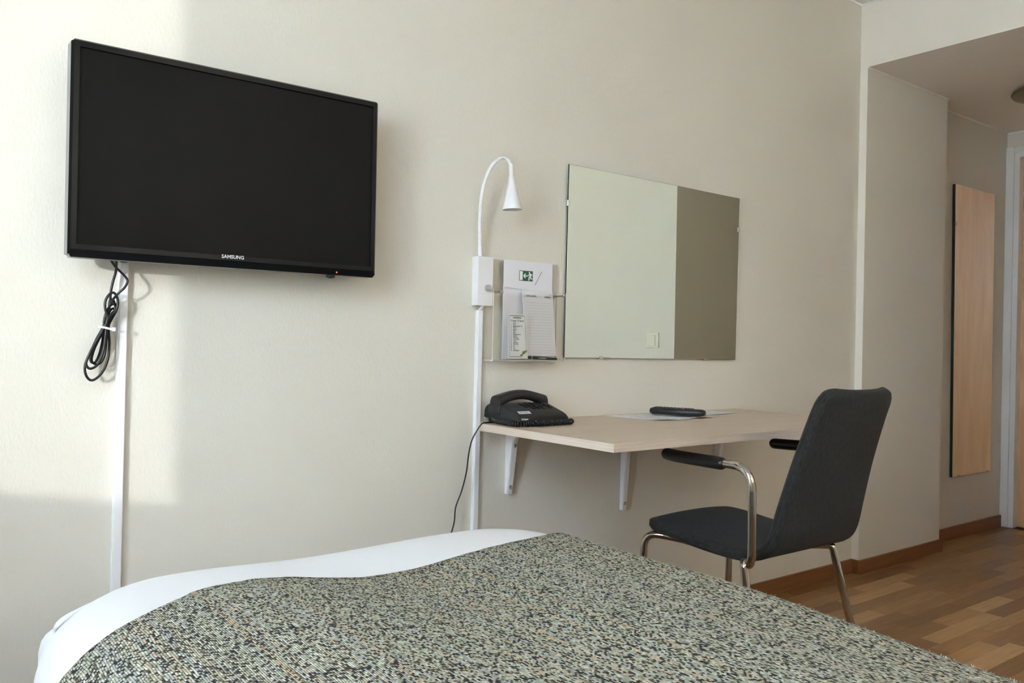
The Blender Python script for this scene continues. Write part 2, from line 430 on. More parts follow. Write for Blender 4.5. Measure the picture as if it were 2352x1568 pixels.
# caulk lines and skirting
def trim(name, a, c, m=M_CAULK, **k): return struct(name, box(B(), a, c, **k), m)
trim('trim_1', (WX, -.005, CZ-.010), (HX, 0, CZ)); trim('trim_2', (HX-.005, KY, CZ-.010), (HX, 0, CZ))
trim('trim_3', (HX, PY-.005, HC-.007), (PX, PY, HC)); trim('trim_4', (PX, RY-.005, HC-.007), (EX, RY, HC)); trim('trim_5', (EX-.005, KY, HC-.010), (EX, RY, HC))
SK = .058
trim('baseboard_back', (WX, -.013, 0), (HX-.013, 0, SK), M_SKIRT, bev=.002)
trim('baseboard_pillar', (HX-.013, PY-.013, 0), (PX+.013, PY, SK), M_SKIRT, bev=.002)
trim('baseboard_pillar_end', (HX-.013, PY, 0), (HX, 0, SK), M_SKIRT)
trim('baseboard_recess', (PX, RY-.013, 0), (EX-.016, RY, SK+.006), M_SKIRT, bev=.002)
trim('baseboard_right', (HX-.013, BY, 0), (HX, KY, SK), M_SKIRT, bev=.002)
trim('baseboard_left', (WX, BY, 0), (WX+.013, 0, SK), M_SKIRT, bev=.002)
# oak staves: one piece each where they show, joined elsewhere
random.seed(4)
LENS = [.27, .34, .41, .48]
def stave_mesh(L, W=.0655):
    bm = box(B(), (0, 0, -.014), (L-.0003, W-.0003, 0), bev=.0003, seg=1); me = bpy.data.meshes.new('stave'); bm.to_mesh(me); bm.free()
    me.materials.append(M_PLANK); return me
SM = [stave_mesh(L) for L in LENS]
ORGF = ORG[floor.name]
nst = 0
def row(x0, x1, y):
    global nst
    x = x0+random.uniform(-.25, 0)*0
    first = True
    while x < x1-.05:
        i = random.randrange(4)
        if first: i = random.randrange(2); first = False
        o = bpy.data.objects.new('plank', SM[i]); COL.objects.link(o); o.parent = floor
        o.location = Vector((x, y, 0))-ORGF
        x += LENS[i]; nst += 1
yy = RY-.0655
while yy > KY-.02:
    row(1.55, 5.0 if yy > KY else HX-.3, yy); yy -= .0655
YR = yy+.0655
bm = B()
def fill(x0, x1, ya, yb):
    y = yb-.0655
    while y > ya:
        x = x0
        while x < x1-.02:
            L = min(random.choice(LENS), x1-x); box(bm, (x, y, -.014), (x+L-.0006, y+.0649, 0)); x += L
        y -= .0655
fill(WX, HX, BY, YR); fill(WX, 1.549, YR-.001, -.0); 
obj('parquet', bm, M_FLOOR, floor, kind='stuff')

# ---------------------------------------------------------------- window (left of the frame)
fx = WX-.09
def window(name, y0, y1, z0, z1):
    wn = B()
    for a, c in (((fx, y0, z0), (fx+.06, y0+.05, z1)), ((fx, y1-.05, z0), (fx+.06, y1, z1)), ((fx, y0+.05, z0), (fx+.06, y1-.05, z0+.05)), ((fx, y0+.05, z1-.05), (fx+.06, y1-.05, z1))): box(wn, a, c)
    win = struct(name, wn, M_WPAINT)
    struct('pane', box(B(), (fx+.028, y0+.05, z0+.05), (fx+.032, y1-.05, z1-.05)), M_PANE, win)
    struct('sill', box(B(), (WX-.03, y0-.04, z0-.028), (WX+.05, y1+.04, z0), bev=.004), M_WPAINT, win)
window('window_1', WY0, WY1, WZ0, WZ1)

# ---------------------------------------------------------------- corridor door
d = struct('door_1', box(B(), (EX+.050, DY0, .004), (EX+.090, DY1, DZ1)), M_DOOR)
fr = B(); box(fr, (EX-.004, DY1, 0), (EX+.12, DY1+.028, DZ1+.028)); box(fr, (EX-.004, DY0-.028, 0), (EX+.12, DY0, DZ1+.028)); box(fr, (EX-.004, DY0, DZ1), (EX+.12, DY1, DZ1+.028))
struct('door_frame', fr, M_WPAINT, d)
def arch(name, a, c): struct(name, box(B(), a, c, bev=.003), M_WPAINT, d)
arch('architrave', (EX-.016, DY1+.026, 0), (EX, RY-.001, 2.105)); arch('architrave', (EX-.016, DY0-.075, 0), (EX, DY0-.026, 2.105)); arch('architrave', (EX-.014, DY0-.026, DZ1+.026), (EX, DY1+.026, 2.10))
hb = B(); lathe(hb, [(.024, 0), (.024, .006)], (EX+.05, DY0+.07, 1.02), (-1, 0, 0)); tube(hb, smoothpts([(EX+.05, DY0+.07, 1.02), (EX+.008, DY0+.07, 1.02), (EX-.0, DY0+.085, 1.02), (EX-.0, DY0+.18, 1.02)], 5), .009, 10)
obj('door_handle', hb, M_SATIN, d, smooth=True, label='satin steel door handle')

# ---------------------------------------------------------------- television
TX0, TX1, TZ0, TZ1, TF = .322, 1.021, 1.127, 1.571, -.100
tv = thing('television', ((TX0+TX1)/2, -.05, TZ0), 'wall-mounted black flat-screen television with a glossy bezel', 'television')
BZ, CH = .0155, .027
b = B()
def ring(bm, x0, x1, z0, z1, y): return [bm.verts.new((x, y, z)) for x, z in ((x0, z0), (x1, z0), (x1, z1), (x0, z1))]
back = ring(b, TX0, TX1, TZ0, TZ1, TF+.040)
side = ring(b, TX0, TX1, TZ0, TZ1, TF+.006)
frt = ring(b, TX0+.005, TX1-.005, TZ0+.016, TZ1-.004, TF)
inn = ring(b, TX0+BZ, TX1-BZ, TZ0+CH, TZ1-BZ, TF+.0005)
dip = ring(b, TX0+BZ+.001, TX1-BZ-.001, TZ0+CH+.001, TZ1-BZ-.001, TF+.005)
for A, Cc in ((back, side), (side, frt), (frt, inn), (inn, dip)):
    for k in range(4): b.faces.new((A[k], A[(k+1) % 4], Cc[(k+1) % 4], Cc[k]))
fix(b); bmesh.ops.bevel(b, geom=[e for e in b.edges if abs((e.verts[0].co-e.verts[1].co).y) > .02], offset=.006, segments=3, affect='EDGES')
b.normal_update()
for f in b.faces:
    if abs(f.normal.y) < .35 and f.calc_center_median().y > TF+.008: f.material_index = 1
obj('bezel', b, [M_TVB, M_TVRIM], tv)
obj('screen', box(B(), (TX0+BZ, TF+.005, TZ0+CH), (TX1-BZ, TF+.012, TZ1-BZ)), M_SCREEN, tv)
b = box(B(), (TX0+.004, TF+.034, TZ0+.004), (TX1-.004, TF+.050, TZ1-.004), bev=.008); box(b, (TX0+.13, TF+.05, TZ0+.06), (TX1-.13, TF+.078, TZ1-.08), bev=.012); obj('back_housing', b, M_BLACK, tv)
b = box(B(), (TX0+.27, TF+.078, TZ0+.12), (TX1-.27, 0, TZ0+.33), bev=.002); obj('wall_mount', b, M_BLACK, tv)
b = text_into(B(), 'SAMSUNG', (.6575, TF-.0011, 1.1475), X_, Z_, .0112, 'CENTER', .00025, 1.0); obj('logo', b, M_LOGO, tv, label='silver maker\'s name on the lower bezel')
b = lathe(B(), [(.0016, 0), (.0012, .0012)], (.914, TF+.0008, 1.1335), (0, -1, 0), 10); obj('power_light', b, M_LED, tv, label='small red standby light')
b = B(); lathe(b, [(.009, 0), (.0115, -.003), (.010, -.007), (.004, -.009)], (.903, TF+.012, TZ0+.0005), (0, 0, 1), 16); obj('remote_sensor', fix(b), M_BLACK, tv, smooth=True)
b = box(B(), (.432, -.058, TZ0-.0015), (.446, -.045, TZ0+.03), bev=.002); obj('lower_bracket', b, M_BLACK, tv)

# cable with its bundle
A = [(.4091, -.06, 1.1326), (.4216, -.055, 1.1157), (.44, -.05, 1.099), (.4474, -.05, 1.0872), (.4423, -.05, 1.0727), (.4305, -.045, 1.059), (.4225, -.035, 1.0457), (.4173, -.03, 1.0313), (.4117, -.03, 1.0108), (.4092, -.028, .9863)]
Bc = [(.4246, -.05, 1.1344), (.4282, -.03, 1.1074), (.4233, -.028, 1.0847), (.4198, -.026, 1.0622), (.4193, -.024, 1.0418), (.4173, -.022, 1.0192), (.4146, -.02, .9865)]
L1 = [(.4097, -.03, .9863), (.3927, -.03, .9515), (.3767, -.03, .9212), (.3711, -.03, .8991), (.3747, -.03, .881), (.384, -.03, .8722), (.3959, -.03, .8778), (.4086, -.03, .8949), (.4165, -.03, .9213), (.4182, -.03, .9519), (.4162, -.03, .9865), (.4216, -.03, 1.0029), (.4316, -.03, 1.0237), (.4324, -.03, 1.034), (.4257, -.03, 1.0368), (.4173, -.03, 1.0313), (.4101, -.03, 1.0148), (.4067, -.03, .9964)]
L2 = [(.4053, -.038, .9842), (.3874, -.038, .9495), (.3769, -.038, .9254), (.3718, -.038, .9074), (.3792, -.038, .8973), (.392, -.038, .9033), (.4009, -.038, .9195), (.4061, -.038, .9417), (.4084, -.038, .966), (.4099, -.038, .9843), (.4124, -.038, 1.0046), (.4289, -.038, 1.0235), (.4313, -.038, 1.046), (.4235, -.038, 1.0605), (.4133, -.038, 1.0553), (.407, -.038, 1.0409), (.4073, -.038, 1.0247), (.4124, -.038, 1.0026)]
L3 = [(.4101, -.024, .9823), (.3993, -.024, .9617), (.3886, -.024, .9352), (.3853, -.024, .913), (.3975, -.024, .9059), (.4075, -.024, .9171), (.4118, -.024, .9375), (.4138, -.024, .962), (.4157, -.024, .9824), (.421, -.024, 1.003), (.43, -.024, 1.0279), (.4249, -.024, 1.0461), (.4184, -.024, 1.0417), (.4168, -.024, 1.0233), (.4125, -.024, 1.0027)]
L4 = [(.4066, -.018, .9842), (.3949, -.018, .9595), (.3852, -.018, .933), (.3847, -.018, .9128), (.393, -.018, .9097), (.4011, -.018, .9271), (.4063, -.018, .9516), (.4096, -.018, .9761), (.4184, -.018, 1.0071), (.4304, -.018, 1.0239), (.4237, -.018, 1.0257), (.4146, -.018, 1.009)]
def closed_smooth(P, n=5):
    P = [Vector(p) for p in P]; k = len(P); out = []
    for i in range(k):
        p0, p1, p2, p3 = P[i-1], P[i], P[(i+1) % k], P[(i+2) % k]
        for j in range(n):
            t = j/n; out.append(.5*((2*p1)+(-p0+p2)*t+(2*p0-5*p1+4*p2-p3)*t*t+(-p0+3*p1-3*p2+p3)*t**3))
    return out
b = B(); rc = .0027
tube(b, smoothpts(A, 6), rc, 8); tube(b, smoothpts(Bc, 6), rc, 8)
for L in (L1, L2, L3, L4): tube(b, closed_smooth(L), rc, 8, closed=True)
cab = obj('power_cable', b, M_BLACKSOFT, smooth=True, label='black power cable hanging under the television in a tied bundle of loops', cat='cable')
b = B(); P = [(.3985, -.030, .9865), (.4015, -.0425, .986), (.411, -.0435, .9838), (.4205, -.0415, .9815), (.4225, -.028, .981), (.42, -.014, .9815), (.41, -.0125, .984), (.4005, -.014, .9865)]
pts = closed_smooth(P, 3); n = len(pts)
va = [b.verts.new(p+Vector((0, 0, .0022))) for p in pts]; vb = [b.verts.new(p-Vector((0, 0, .0022))) for p in pts]
for i in range(n): b.faces.new((va[i], va[(i+1) % n], vb[(i+1) % n], vb[i]))
box(b, (.4195, -.047, .9775), (.427, -.041, .9862), bev=.001)
tie = obj('cable_tie', b, M_WHITE, cab, label='white plastic cable tie'); mo = tie.modifiers.new('s', 'SOLIDIFY'); mo.thickness = .001

# raceways
def raceway(name, x0t, x0b, wd, dep, z1, z0, label):
    t = thing(name, (x0b, -.005, z0), label, 'cable channel', 'white cable channels on the wall')
    sh = (x0b-x0t)
    b = prism(B(), [(x0t, z1), (x0t+wd, z1), (x0b+wd, z0), (x0b, z0)], (0, 0, 0), X_, Z_, (0, -dep*.45, 0)); fix(b); obj('channel_base', b, M_WHITE, t)
    b = prism(B(), [(x0t+.001, z1), (x0t+wd-.001, z1), (x0b+wd-.001, z0), (x0b+.001, z0)], (0, -dep*.45, 0), X_, Z_, (0, -dep*.55, 0)); fix(b)
    bmesh.ops.bevel(b, geom=[e for e in b.edges if abs(e.verts[0].co.z-e.verts[1].co.z) > .1 and e.verts[0].co.y < -dep*.9], offset=.0015, segments=2, affect='EDGES')
    obj('channel_cover', b, M_WHITE, t); return t
raceway('cable_channel', .4395, .433, .0205, .013, 1.19, 0.0, 'white cable channel running down the wall under the television')
raceway('cable_channel', 1.4015, 1.3945, .0195, .012, 1.061, 0.0, 'white cable channel running down from the reading lamp past the desk end')

# ---------------------------------------------------------------- reading lamp
lamp = thing('wall_lamp', (1.412, -.015, 1.074), 'white gooseneck reading lamp with a conical shade on a wall box', 'lamp')
obj('lamp_box', box(B(), (1.386, -.030, 1.0745), (1.4395, 0, 1.2155), bev=.0008, seg=1), M_WMETAL, lamp)
b = lathe(B(), [(.0085, 0), (.0085, .011), (.0078, .012)], (1.419, -.030, 1.126), (0, -1, 0), 20); obj('knob', b, M_SATIN, lamp, smooth=40, label='satin steel dimmer knob')
GP = [(1.402, -.0165, 1.2155), (1.3985, -.019, 1.246), (1.391, -.027, 1.309), (1.388, -.036, 1.379), (1.3945, -.046, 1.433), (1.413, -.054, 1.476), (1.440, -.062, 1.499), (1.459, -.068, 1.4915), (1.4645, -.071, 1.478)]
b = tube(B(), [GP[0], GP[1]], .0062, 16); obj('ferrule', b, M_WMETAL, lamp, smooth=40)
def resample(P, step):
    out = [P[0].copy()]; need = step
    for p, q in zip(P, P[1:]):
        L = (q-p).length; d_ = need
        while d_ <= L: out.append(p.lerp(q, d_/L)); d_ += step
        need = d_-L
    return out
gp = resample(smoothpts(GP[1:], 26), .00095); b = B()
rad = [.0051+.00038*math.sin(i*math.pi/2+.6) for i in range(len(gp))]
tube(b, gp, rad, 14); obj('gooseneck', b, M_WMETAL, lamp, smooth=True)
hx, hy, hz = 1.4652, -.0715, 1.481
b = B(); tilt = Vector((.035, -.03, -1)).normalized()
lathe(b, [(.0056, -.002), (.0062, 0), (.0066, .030), (.0078, .036), (.0120, .060), (.0285, .129), (.0285, .130), (.0272, .1295), (.0110, .062)], (hx, hy, hz), tilt, 40, True, True); obj('lamp_shade', fix(b), M_WMETAL, lamp, smooth=35)
b = lathe(B(), [(.0245, .120), (.0235, .1235), (.018, .1225), (.010, .120), (.004, .121)], (hx, hy, hz), tilt, 28); obj('bulb', fix(b), M_SATIN, lamp, smooth=30, label='reflector bulb inside the shade')
b = tube(B(), smoothpts([(1.411, -.018, 1.076), (1.411, -.017, 1.069), (1.4095, -.009, 1.064), (1.408, -.006, 1.056)], 4), .0035, 10); lathe(b, [(.006, 0), (.006, -.004)], (1.411, -.018, 1.0745), (0, 0, 1), 14)
obj('lamp_cord', fix(b), M_WHITE, lamp, smooth=True)
for x in (1.398, 1.424): obj('screw', lathe(B(), [(.0028, 0), (.002, -.002)], (x, -.010, 1.0745), (0, 0, 1), 10), M_STEEL, lamp)

# ---------------------------------------------------------------- acrylic leaflet holder
hold = thing('leaflet_holder', (1.56, -.03, .915), 'clear acrylic leaflet holder on the wall beside the reading lamp', 'holder')
HXa, HXb, HZ = 1.4265, 1.7015, .9155
def sheet(a, c, edge=.0):
    bm = box(B(), a, c)
    for f in bm.faces:
        if f.calc_area() < .002 if not edge else f.calc_area() < edge: f.material_index = 1
    return bm
obj('back_panel', sheet((HXa, -.0075, HZ), (HXb, -.0045, 1.213)), [M_ACRYL, M_ACEDGE], hold)
obj('front_panel', sheet((HXa, -.0525, HZ), (HXb, -.0495, 1.124)), [M_ACRYL, M_ACEDGE], hold)
obj('base_panel', sheet((HXa, -.0495, HZ), (HXb, -.0075, HZ+.003), .0012), [M_ACRYL, M_ACEDGE], hold)
for x in (1.4535, 1.692):
    b = tube(B(), [(x, -.0075, 1.115), (x, -.0495, 1.115)], .0026, 12); lathe(b, [(.0055, 0), (.0055, .0025), (.003, .004)], (x, -.0525, 1.115), (0, -1, 0), 16); lathe(b, [(.005, 0), (.005, .003)], (x, -.0075, 1.115), (0, -1, 0), 16)
    obj('spacer_screw', fix(b), M_STEEL, hold, smooth=40)
obj('hole_screw', fix(lathe(B(), [(.004, 0), (.0035, .0015), (.001, .002)], (1.4445, -.0075, 1.199), (0, -1, 0), 14)), M_STEEL, hold)

def leaf(name, q, m, label, cat, th=.0008, bow=0, group=None):
    """Thin paper sheet through corners TL,TR,BR,BL (world), slightly bowed towards -y."""
    TL, TR, BR, BL = map(Vector, q); bm = B(); nx, ny = 6, 8; g = []
    for j in range(ny+1):
        r_ = []
        for i in range(nx+1):
            s, t = i/nx, j/ny
            p = (TL*(1-s)+TR*s)*(1-t)+(BL*(1-s)+BR*s)*t
            p.y -= bow*math.sin(math.pi*t)*(.6+.4*math.sin(math.pi*s)); r_.append(bm.verts.new(p))
        g.append(r_)
    for j in range(ny):
        for i in range(nx): bm.faces.new((g[j][i], g[j+1][i], g[j+1][i+1], g[j][i+1]))
    fix(bm)
    bmesh.ops.solidify(bm, geom=bm.faces[:], thickness=th)
    return obj(name, bm, m, smooth=30, label=label, cat=cat, group='papers in the leaflet holder')
folder = leaf('information_sheet', ((1.4885, -.0135, 1.138), (1.672, -.0135, 1.138), (1.672, -.0135, .9195), (1.4885, -.0135, .9195)), M_PAPER, 'plain white sheet standing behind the lined notepad in the leaflet holder', 'paper')
esh = leaf('evacuation_sheet', ((1.4865, -.0175, 1.214), (1.6735, -.0175, 1.214), (1.674, -.0175, 1.123), (1.4865, -.0175, 1.133)), M_PAPER, 'white sheet with a green emergency exit sign in the leaflet holder', 'paper')
yS = -.0186
b = box(B(), (1.5445, yS-.0002, 1.155), (1.5955, yS, 1.1855)); sg = obj('exit_sign', b, M_SIGNG, esh, label='green emergency exit sign')
FN = [0]
def F(x, y):
    FN[0] += 1; return (1.5445+x*.051, yS-.0004-.00001*(FN[0]//4), 1.155+y*.0305)
b = B(); poly(b, [F(.03, .06), F(.24, .06), F(.24, .94), F(.03, .94)])
for a, c, wd in (((.60, .5), (.34, .5), .10), ((.44, .72), (.32, .48), .085), ((.44, .28), (.32, .52), .085)): stroke(b, lambda x, y: F(x, y), a, c, wd)
hd = [F(.735+.05*math.cos(k*.5236), .84+.085*math.sin(k*.5236)) for k in range(12)]; poly(b, hd)
for a, c, wd in (((.80, .76), (.80, .42), .125), ((.80, .72), (.68, .60), .07), ((.68, .60), (.62, .50), .06), ((.82, .73), (.92, .66), .065), ((.92, .66), (.90, .52), .06), ((.80, .46), (.70, .34), .085), ((.70, .34), (.73, .10), .075), ((.73, .11), (.66, .09), .06), ((.82, .46), (.87, .22), .085), ((.87, .22), (.97, .24), .07)): stroke(b, lambda x, y: F(x, y), a, c, wd)
obj('pictogram', b, M_SIGNW, sg, label='white running man, arrow and doorway')
b = B(); stroke(b, lambda x, y: (x, yS-.0005, y), (1.6305, 1.1865), (1.604, 1.144), .0013); obj('printed_line', b, M_INK, esh, label='black diagonal line')

pad = leaf('notepad', ((1.5475, -.030, 1.127), (1.665, -.030, 1.127), (1.681, -.034, .931), (1.5675, -.034, .931)), M_PAPER3, 'lined note sheet with small printed heading leaning in the leaflet holder', 'notepad', .0025)
yN = lambda z: -.0302-.004*(1.127-z)/.196-.0010
b = text_into(B(), 'HOTELL BJÖRKEN', (1.5625, yN(1.11), 1.108), X_, Z_, .0065, 'LEFT', .0001, .72); text_into(b, 'sodexo', (1.632, yN(1.11), 1.107), X_, Z_, .0098, 'LEFT', .0001, .86)
poly(b, [(1.6555+.0018*math.cos(k*1.2566*2+1.57), yN(1.116), 1.1165+.0018*math.sin(k*1.2566*2+1.57)) for k in range(5)])
obj('printed_heading', b, M_INK, pad, kind='stuff')
b = B()
for k in range(19):
    z = 1.0905-k*.0084; s = (1.127-z)/.196; x0 = 1.5475+.02*s+.013; x1 = 1.665+.016*s-.010
    stroke(b, lambda x, y: (x, yN(y)-.0004, y), (x0, z), (x1, z), .00055)
obj('ruled_lines', b, M_INKG, pad)

card = leaf('channel_card', ((1.4820, -.0475, 1.053), (1.5485, -.0475, 1.053), (1.5595, -.0475, .9235), (1.4855, -.0475, .9235)), M_PAPER2, 'small white card listing television channels with a leaf motif in the leaflet holder', 'card', .0006)
def cf(u, v): # card coordinates 0..1, v up
    t = 1-v; xl = 1.4820+(1.4855-1.4820)*t; xr = 1.5485+(1.5595-1.5485)*t
    return (xl+(xr-xl)*u, -.0485, 1.053-(1.053-.9235)*t)
b = B()
for a, c in (((.07, .965), (.93, .965)), ((.93, .965), (.93, .19)), ((.07, .965), (.07, .04)), ((.07, .04), (.60, .04))): stroke(b, lambda x, y: cf(x, y), a, c, .009)
obj('card_border', b, M_INK, card)
b = B(); sz = .0066
def ct(s, u, v, size=sz, al='LEFT'):
    p0 = Vector(cf(u, v)); p1 = Vector(cf(u+.02, v)); text_into(b, s, p0, p1-p0, Z_, size, al, .00008, .74)
ct('Hotell Björken', .5, .905, .0068, 'CENTER'); ct('TV kanaler / TV channels', .5, .835, .0066, 'CENTER')
LST = ['SVT 1', 'SVT 2', 'Barnkanalen/SVT 24', 'TV 4', 'Kanal 5', 'TV 6', 'Sjuan', 'Kunskapskanalen', 'Kanal 9', 'TV 4 Guld', 'TV 4 Komedi', 'TV 12', 'Sky News', 'Information', 'P 1', 'P 2', 'P 4', 'Mix Megapol']
for k, s in enumerate(LST):
    v = .785-k*.0362; ct(str(k+1), .185, v, .0056, 'RIGHT'); ct(s, .27, v, .0056)
obj('printed_list', b, M_INK, card)
b = B(); random.seed(7)
lf = []
for k in range(13):
    t = k/12; u = .68+.24*t+random.uniform(-.06, .06); v = .055+.13*t+random.uniform(-.02, .02); a = random.uniform(0, 6.28); L = .0045
    c0 = Vector(cf(u, v)); c0.y -= .0002+.00005*k; d_ = Vector((math.cos(a), 0, math.sin(a))); n_ = Vector((-d_.z, 0, d_.x))
    f = poly(b, [c0-d_*L, c0-d_*L*.3+n_*L*.45, c0+d_*L*.4+n_*L*.4, c0+d_*L, c0+d_*L*.4-n_*L*.4, c0-d_*L*.3-n_*L*.45]); b.faces.ensure_lookup_table(); b.faces[-1].material_index = k % 3 == 0
obj('leaf_motif', b, [M_LGREEN, M_LGREEN2], card)

pen = thing('pen', (1.63, -.042, .9195), 'black ballpoint pen lying at the bottom of the leaflet holder', 'pen')
p0 = Vector((1.566, -.0405, .9265)); p1 = Vector((1.677, -.0405, .9215)); dd = (p1-p0).normalized()
obj('barrel', lathe(B(), [(.003, 0), (.0044, .002), (.0046, .085), (.0044, .110)], p0, dd, 16), M_BLACK, pen, smooth=40)
obj('tip', lathe(B(), [(.0040, .110), (.0028, .118), (.0009, .128), (.0005, .130)], p0, dd, 14), M_STEEL, pen, smooth=40)
obj('clip', box(B(), (1.571, -.0462, .9245), (1.604, -.0455, .9275)), M_BLACK, pen)
obj('ring', lathe(B(), [(.0047, .010), (.0047, .015)], p0, dd, 16), M_SATIN, pen, smooth=40)
b = text_into(B(), 'www.hotell Björken', p0+dd*.034+Vector((0, -.0049, -.0012)), dd, dd.cross(Vector((0, 1, 0))), .005, 'LEFT', .0001, .8); obj('printing', b, M_LABELW, pen)

# ---------------------------------------------------------------- wall mirror
mi = thing('wall_mirror', (2.16, -.01, .925), 'frameless rectangular wall mirror above the desk held by metal clips', 'mirror')
MQ = [(1.736, .926), (2.583, .921), (2.590, 1.526), (1.741, 1.532)]  # BL BR TR TL (on the wall, hung a touch askew)
def mirror_glass(Q, y0, y1, ch, name, par, mm):
    bm = B(); c = Vector((sum(q[0] for q in Q)/4, 0, sum(q[1] for q in Q)/4))
    bk = [bm.verts.new((x, y0, z)) for x, z in Q]; sd = [bm.verts.new((x, y1+.0008, z)) for x, z in Q]
    fr_ = []
    for x, z in Q:
        fr_.append(bm.verts.new((x+(ch if x < c.x else -ch), y1, z+(ch if z < c.z else -ch))))
    for k in range(4):
        f = bm.faces.new((bk[k], bk[(k+1) % 4], sd[(k+1) % 4], sd[k])); f.material_index = 1
        f = bm.faces.new((sd[k], sd[(k+1) % 4], fr_[(k+1) % 4], fr_[k])); f.material_index = 0
    bm.faces.new(fr_); f = bm.faces.new(bk[::-1]); f.material_index = 1
    fix(bm); return obj(name, bm, [mm, M_EDGEGLASS], par)
mirror_glass(MQ, -.005, -.011, .0012, 'mirror_glass', mi, M_MIRROR)
b = prism(B(), [(2.5832, .9215), (2.5846, .9215), (2.5916, 1.5255), (2.5902, 1.5255)], (0, -.0112, 0), X_, Z_, (0, .004, 0)); fix(b); obj('edge_glint', b, M_GLINT, mi, label='pale painted glint along the right edge of the mirror glass')  # thin pale strip, the sparkle of the edge is put into its colour
def clip(par, x, z, y0, y1, along, sgn):
    """Little bent metal clip gripping the edge; along = 'x' (bottom edge) or 'z' (side edge)."""
    bm = B(); w2 = .009
    if along == 'x':
        box(bm, (x-w2, y1, z-.003), (x+w2, y0, z-.0005), bev=.0005, seg=1); box(bm, (x-w2, y1-.0022, z-.003), (x+w2, y1-.0004, z+.006), bev=.0006, seg=1)
    else:
        e = .003*sgn; xa, xb = sorted((x+e, x+.0005*sgn)); box(bm, (xa, y1, z-w2), (xb, y0, z+w2), bev=.0005, seg=1)
        xa, xb = sorted((x+e, x-.006*sgn)); box(bm, (xa, y1-.0022, z-w2), (xb, y1-.0004, z+w2), bev=.0006, seg=1)
    obj('clip', bm, M_SATIN, par)
clip(mi, 1.7385, 1.41, 0, -.011, 'z', -1); clip(mi, 2.587, 1.407, 0, -.011, 'z', 1); clip(mi, 1.893, .925, 0, -.011, 'x', 1); clip(mi, 2.415, .922, 0, -.011, 'x', 1)

# hall mirror
hm = thing('hall_mirror', (4.64, .05, .32), 'tall narrow frameless mirror on the corridor wall reflecting a brown door', 'mirror')
mirror_glass([(4.432, .322), (4.872, .322), (4.858, 1.824), (4.406, 1.823)], .058, .043, .002, 'mirror_glass', hm, M_MIRROR2)
clip(hm, 4.414, 1.62, RY, .043, 'z', -1); clip(hm, 4.860, 1.616, RY, .043, 'z', 1); clip(hm, 4.50, .322, RY, .043, 'x', 1); clip(hm, 4.83, .322, RY, .043, 'x', 1)

# ---------------------------------------------------------------- desk
DX0, DX1, DZ, DT, DD = 1.390, 2.598, .738, .0205, -.588
desk = thing('desk', (1.98, -.3, .42), 'pale birch wall-mounted desk top on white brackets', 'desk')
b = prism(B(), [(DX0, DD), (DX1, DD), (DX1, -.0005), (1.4215, -.0005), (1.4215, -.034), (DX0, -.034)], (0, 0, DZ-DT), X_, Y_, (0, 0, DT)); fix(b)   # notched round the cable channel
for f in b.faces:
    f.normal_update()
    if abs(f.normal.z) < .5: f.material_index = 1
obj('desk_top', b, [M_DESK, M_EDGEBAND], desk)
def bracket(x, zt, zb, w_=.021):
    t0, t1 = zt, zb
    # side profile: tapering upright and arm with a curved inner corner, extruded across x
    prof = [(0, t1), (-.013, t1), (-.032, t0-.075)]
    for k in range(7):
        a = R_(k*15); prof.append((-.034-.035*(1-math.cos(a)), t0-.058+.040*math.sin(a)))
    prof += [(-.40, t0-.008), (-.40, t0), (0, t0)]
    bm = prism(B(), prof, (x, -.0006, 0), Y_, Z_, (w_, 0, 0)); fix(bm)
    bmesh.ops.bevel(bm, geom=[e for e in bm.edges if abs(e.verts[0].co.x-e.verts[1].co.x) < 1e-6], offset=.002, segments=2, affect='EDGES')
    br = obj('bracket', bm, M_WMETAL, desk, smooth=40)
    for z in (t1+.022, t0-.052):
        yv = -.013-.019*(z-t1)/max(.01, (t0-.075-t1)); yv = max(yv, -.036)
        s = lathe(B(), [(.0058, 0), (.0058, .001), (.0045, .0022), (.002, .0015)], (x+w_/2, yv-.001, z), (0, -1, 0), 16); obj('screw', fix(s), M_STEEL, br)
bracket(1.517, DZ-DT, .519); bracket(1.999, DZ-DT, .421); bracket(2.482, DZ-DT, .52)

# ---------------------------------------------------------------- telephone
ph = thing('telephone', (1.53, -.10, DZ), 'black desk telephone with handset on its cradle at the desk end', 'telephone')
PX0, PX1, PYf, PYb = 1.4345, 1.618, -.172, -.004
b = B(); zb = DZ+.013
def loop(pts): return [b.verts.new(p) for p in pts]
def section(y, zt, ins=0): return [(PX0+ins, y, zb), (PX1-ins, y, zb), (PX1-.004-ins, y, zt-.006), (PX1-.018-ins, y, zt), (PX0+.014+ins, y, zt), (PX0+.002+ins, y, zt-.006)]
secs = [(PYf, .012, 0), (PYf+.006, .020, 0), (PYf+.022, .026, 0), (-.11, .0375, 0), (-.088, .0420, 0), (-.080, .0405, 0), (-.030, .0405, 0), (-.026, .040, 0), (-.012, .040, 0), (PYb, .030, 0)]
rings = [loop(section(y, zb+h, i)) for y, h, i in secs]
for A_, C_ in zip(rings, rings[1:]):
    for k in range(6): b.faces.new((A_[k], A_[(k+1) % 6], C_[(k+1) % 6], C_[k]))
b.faces.new(rings[0]); b.faces.new(rings[-1][::-1]); fix(b)
bmesh.ops.bevel(b, geom=[e for e in b.edges if e.is_manifold and e.calc_face_angle(0) > .5], offset=.0022, segments=2, affect='EDGES')
box(b, (PX0+.01, PYf+.012, DZ), (PX1-.01, PYb-.01, zb+.002), bev=.002)
obj('phone_base', b, M_PHONE, ph, smooth=35)
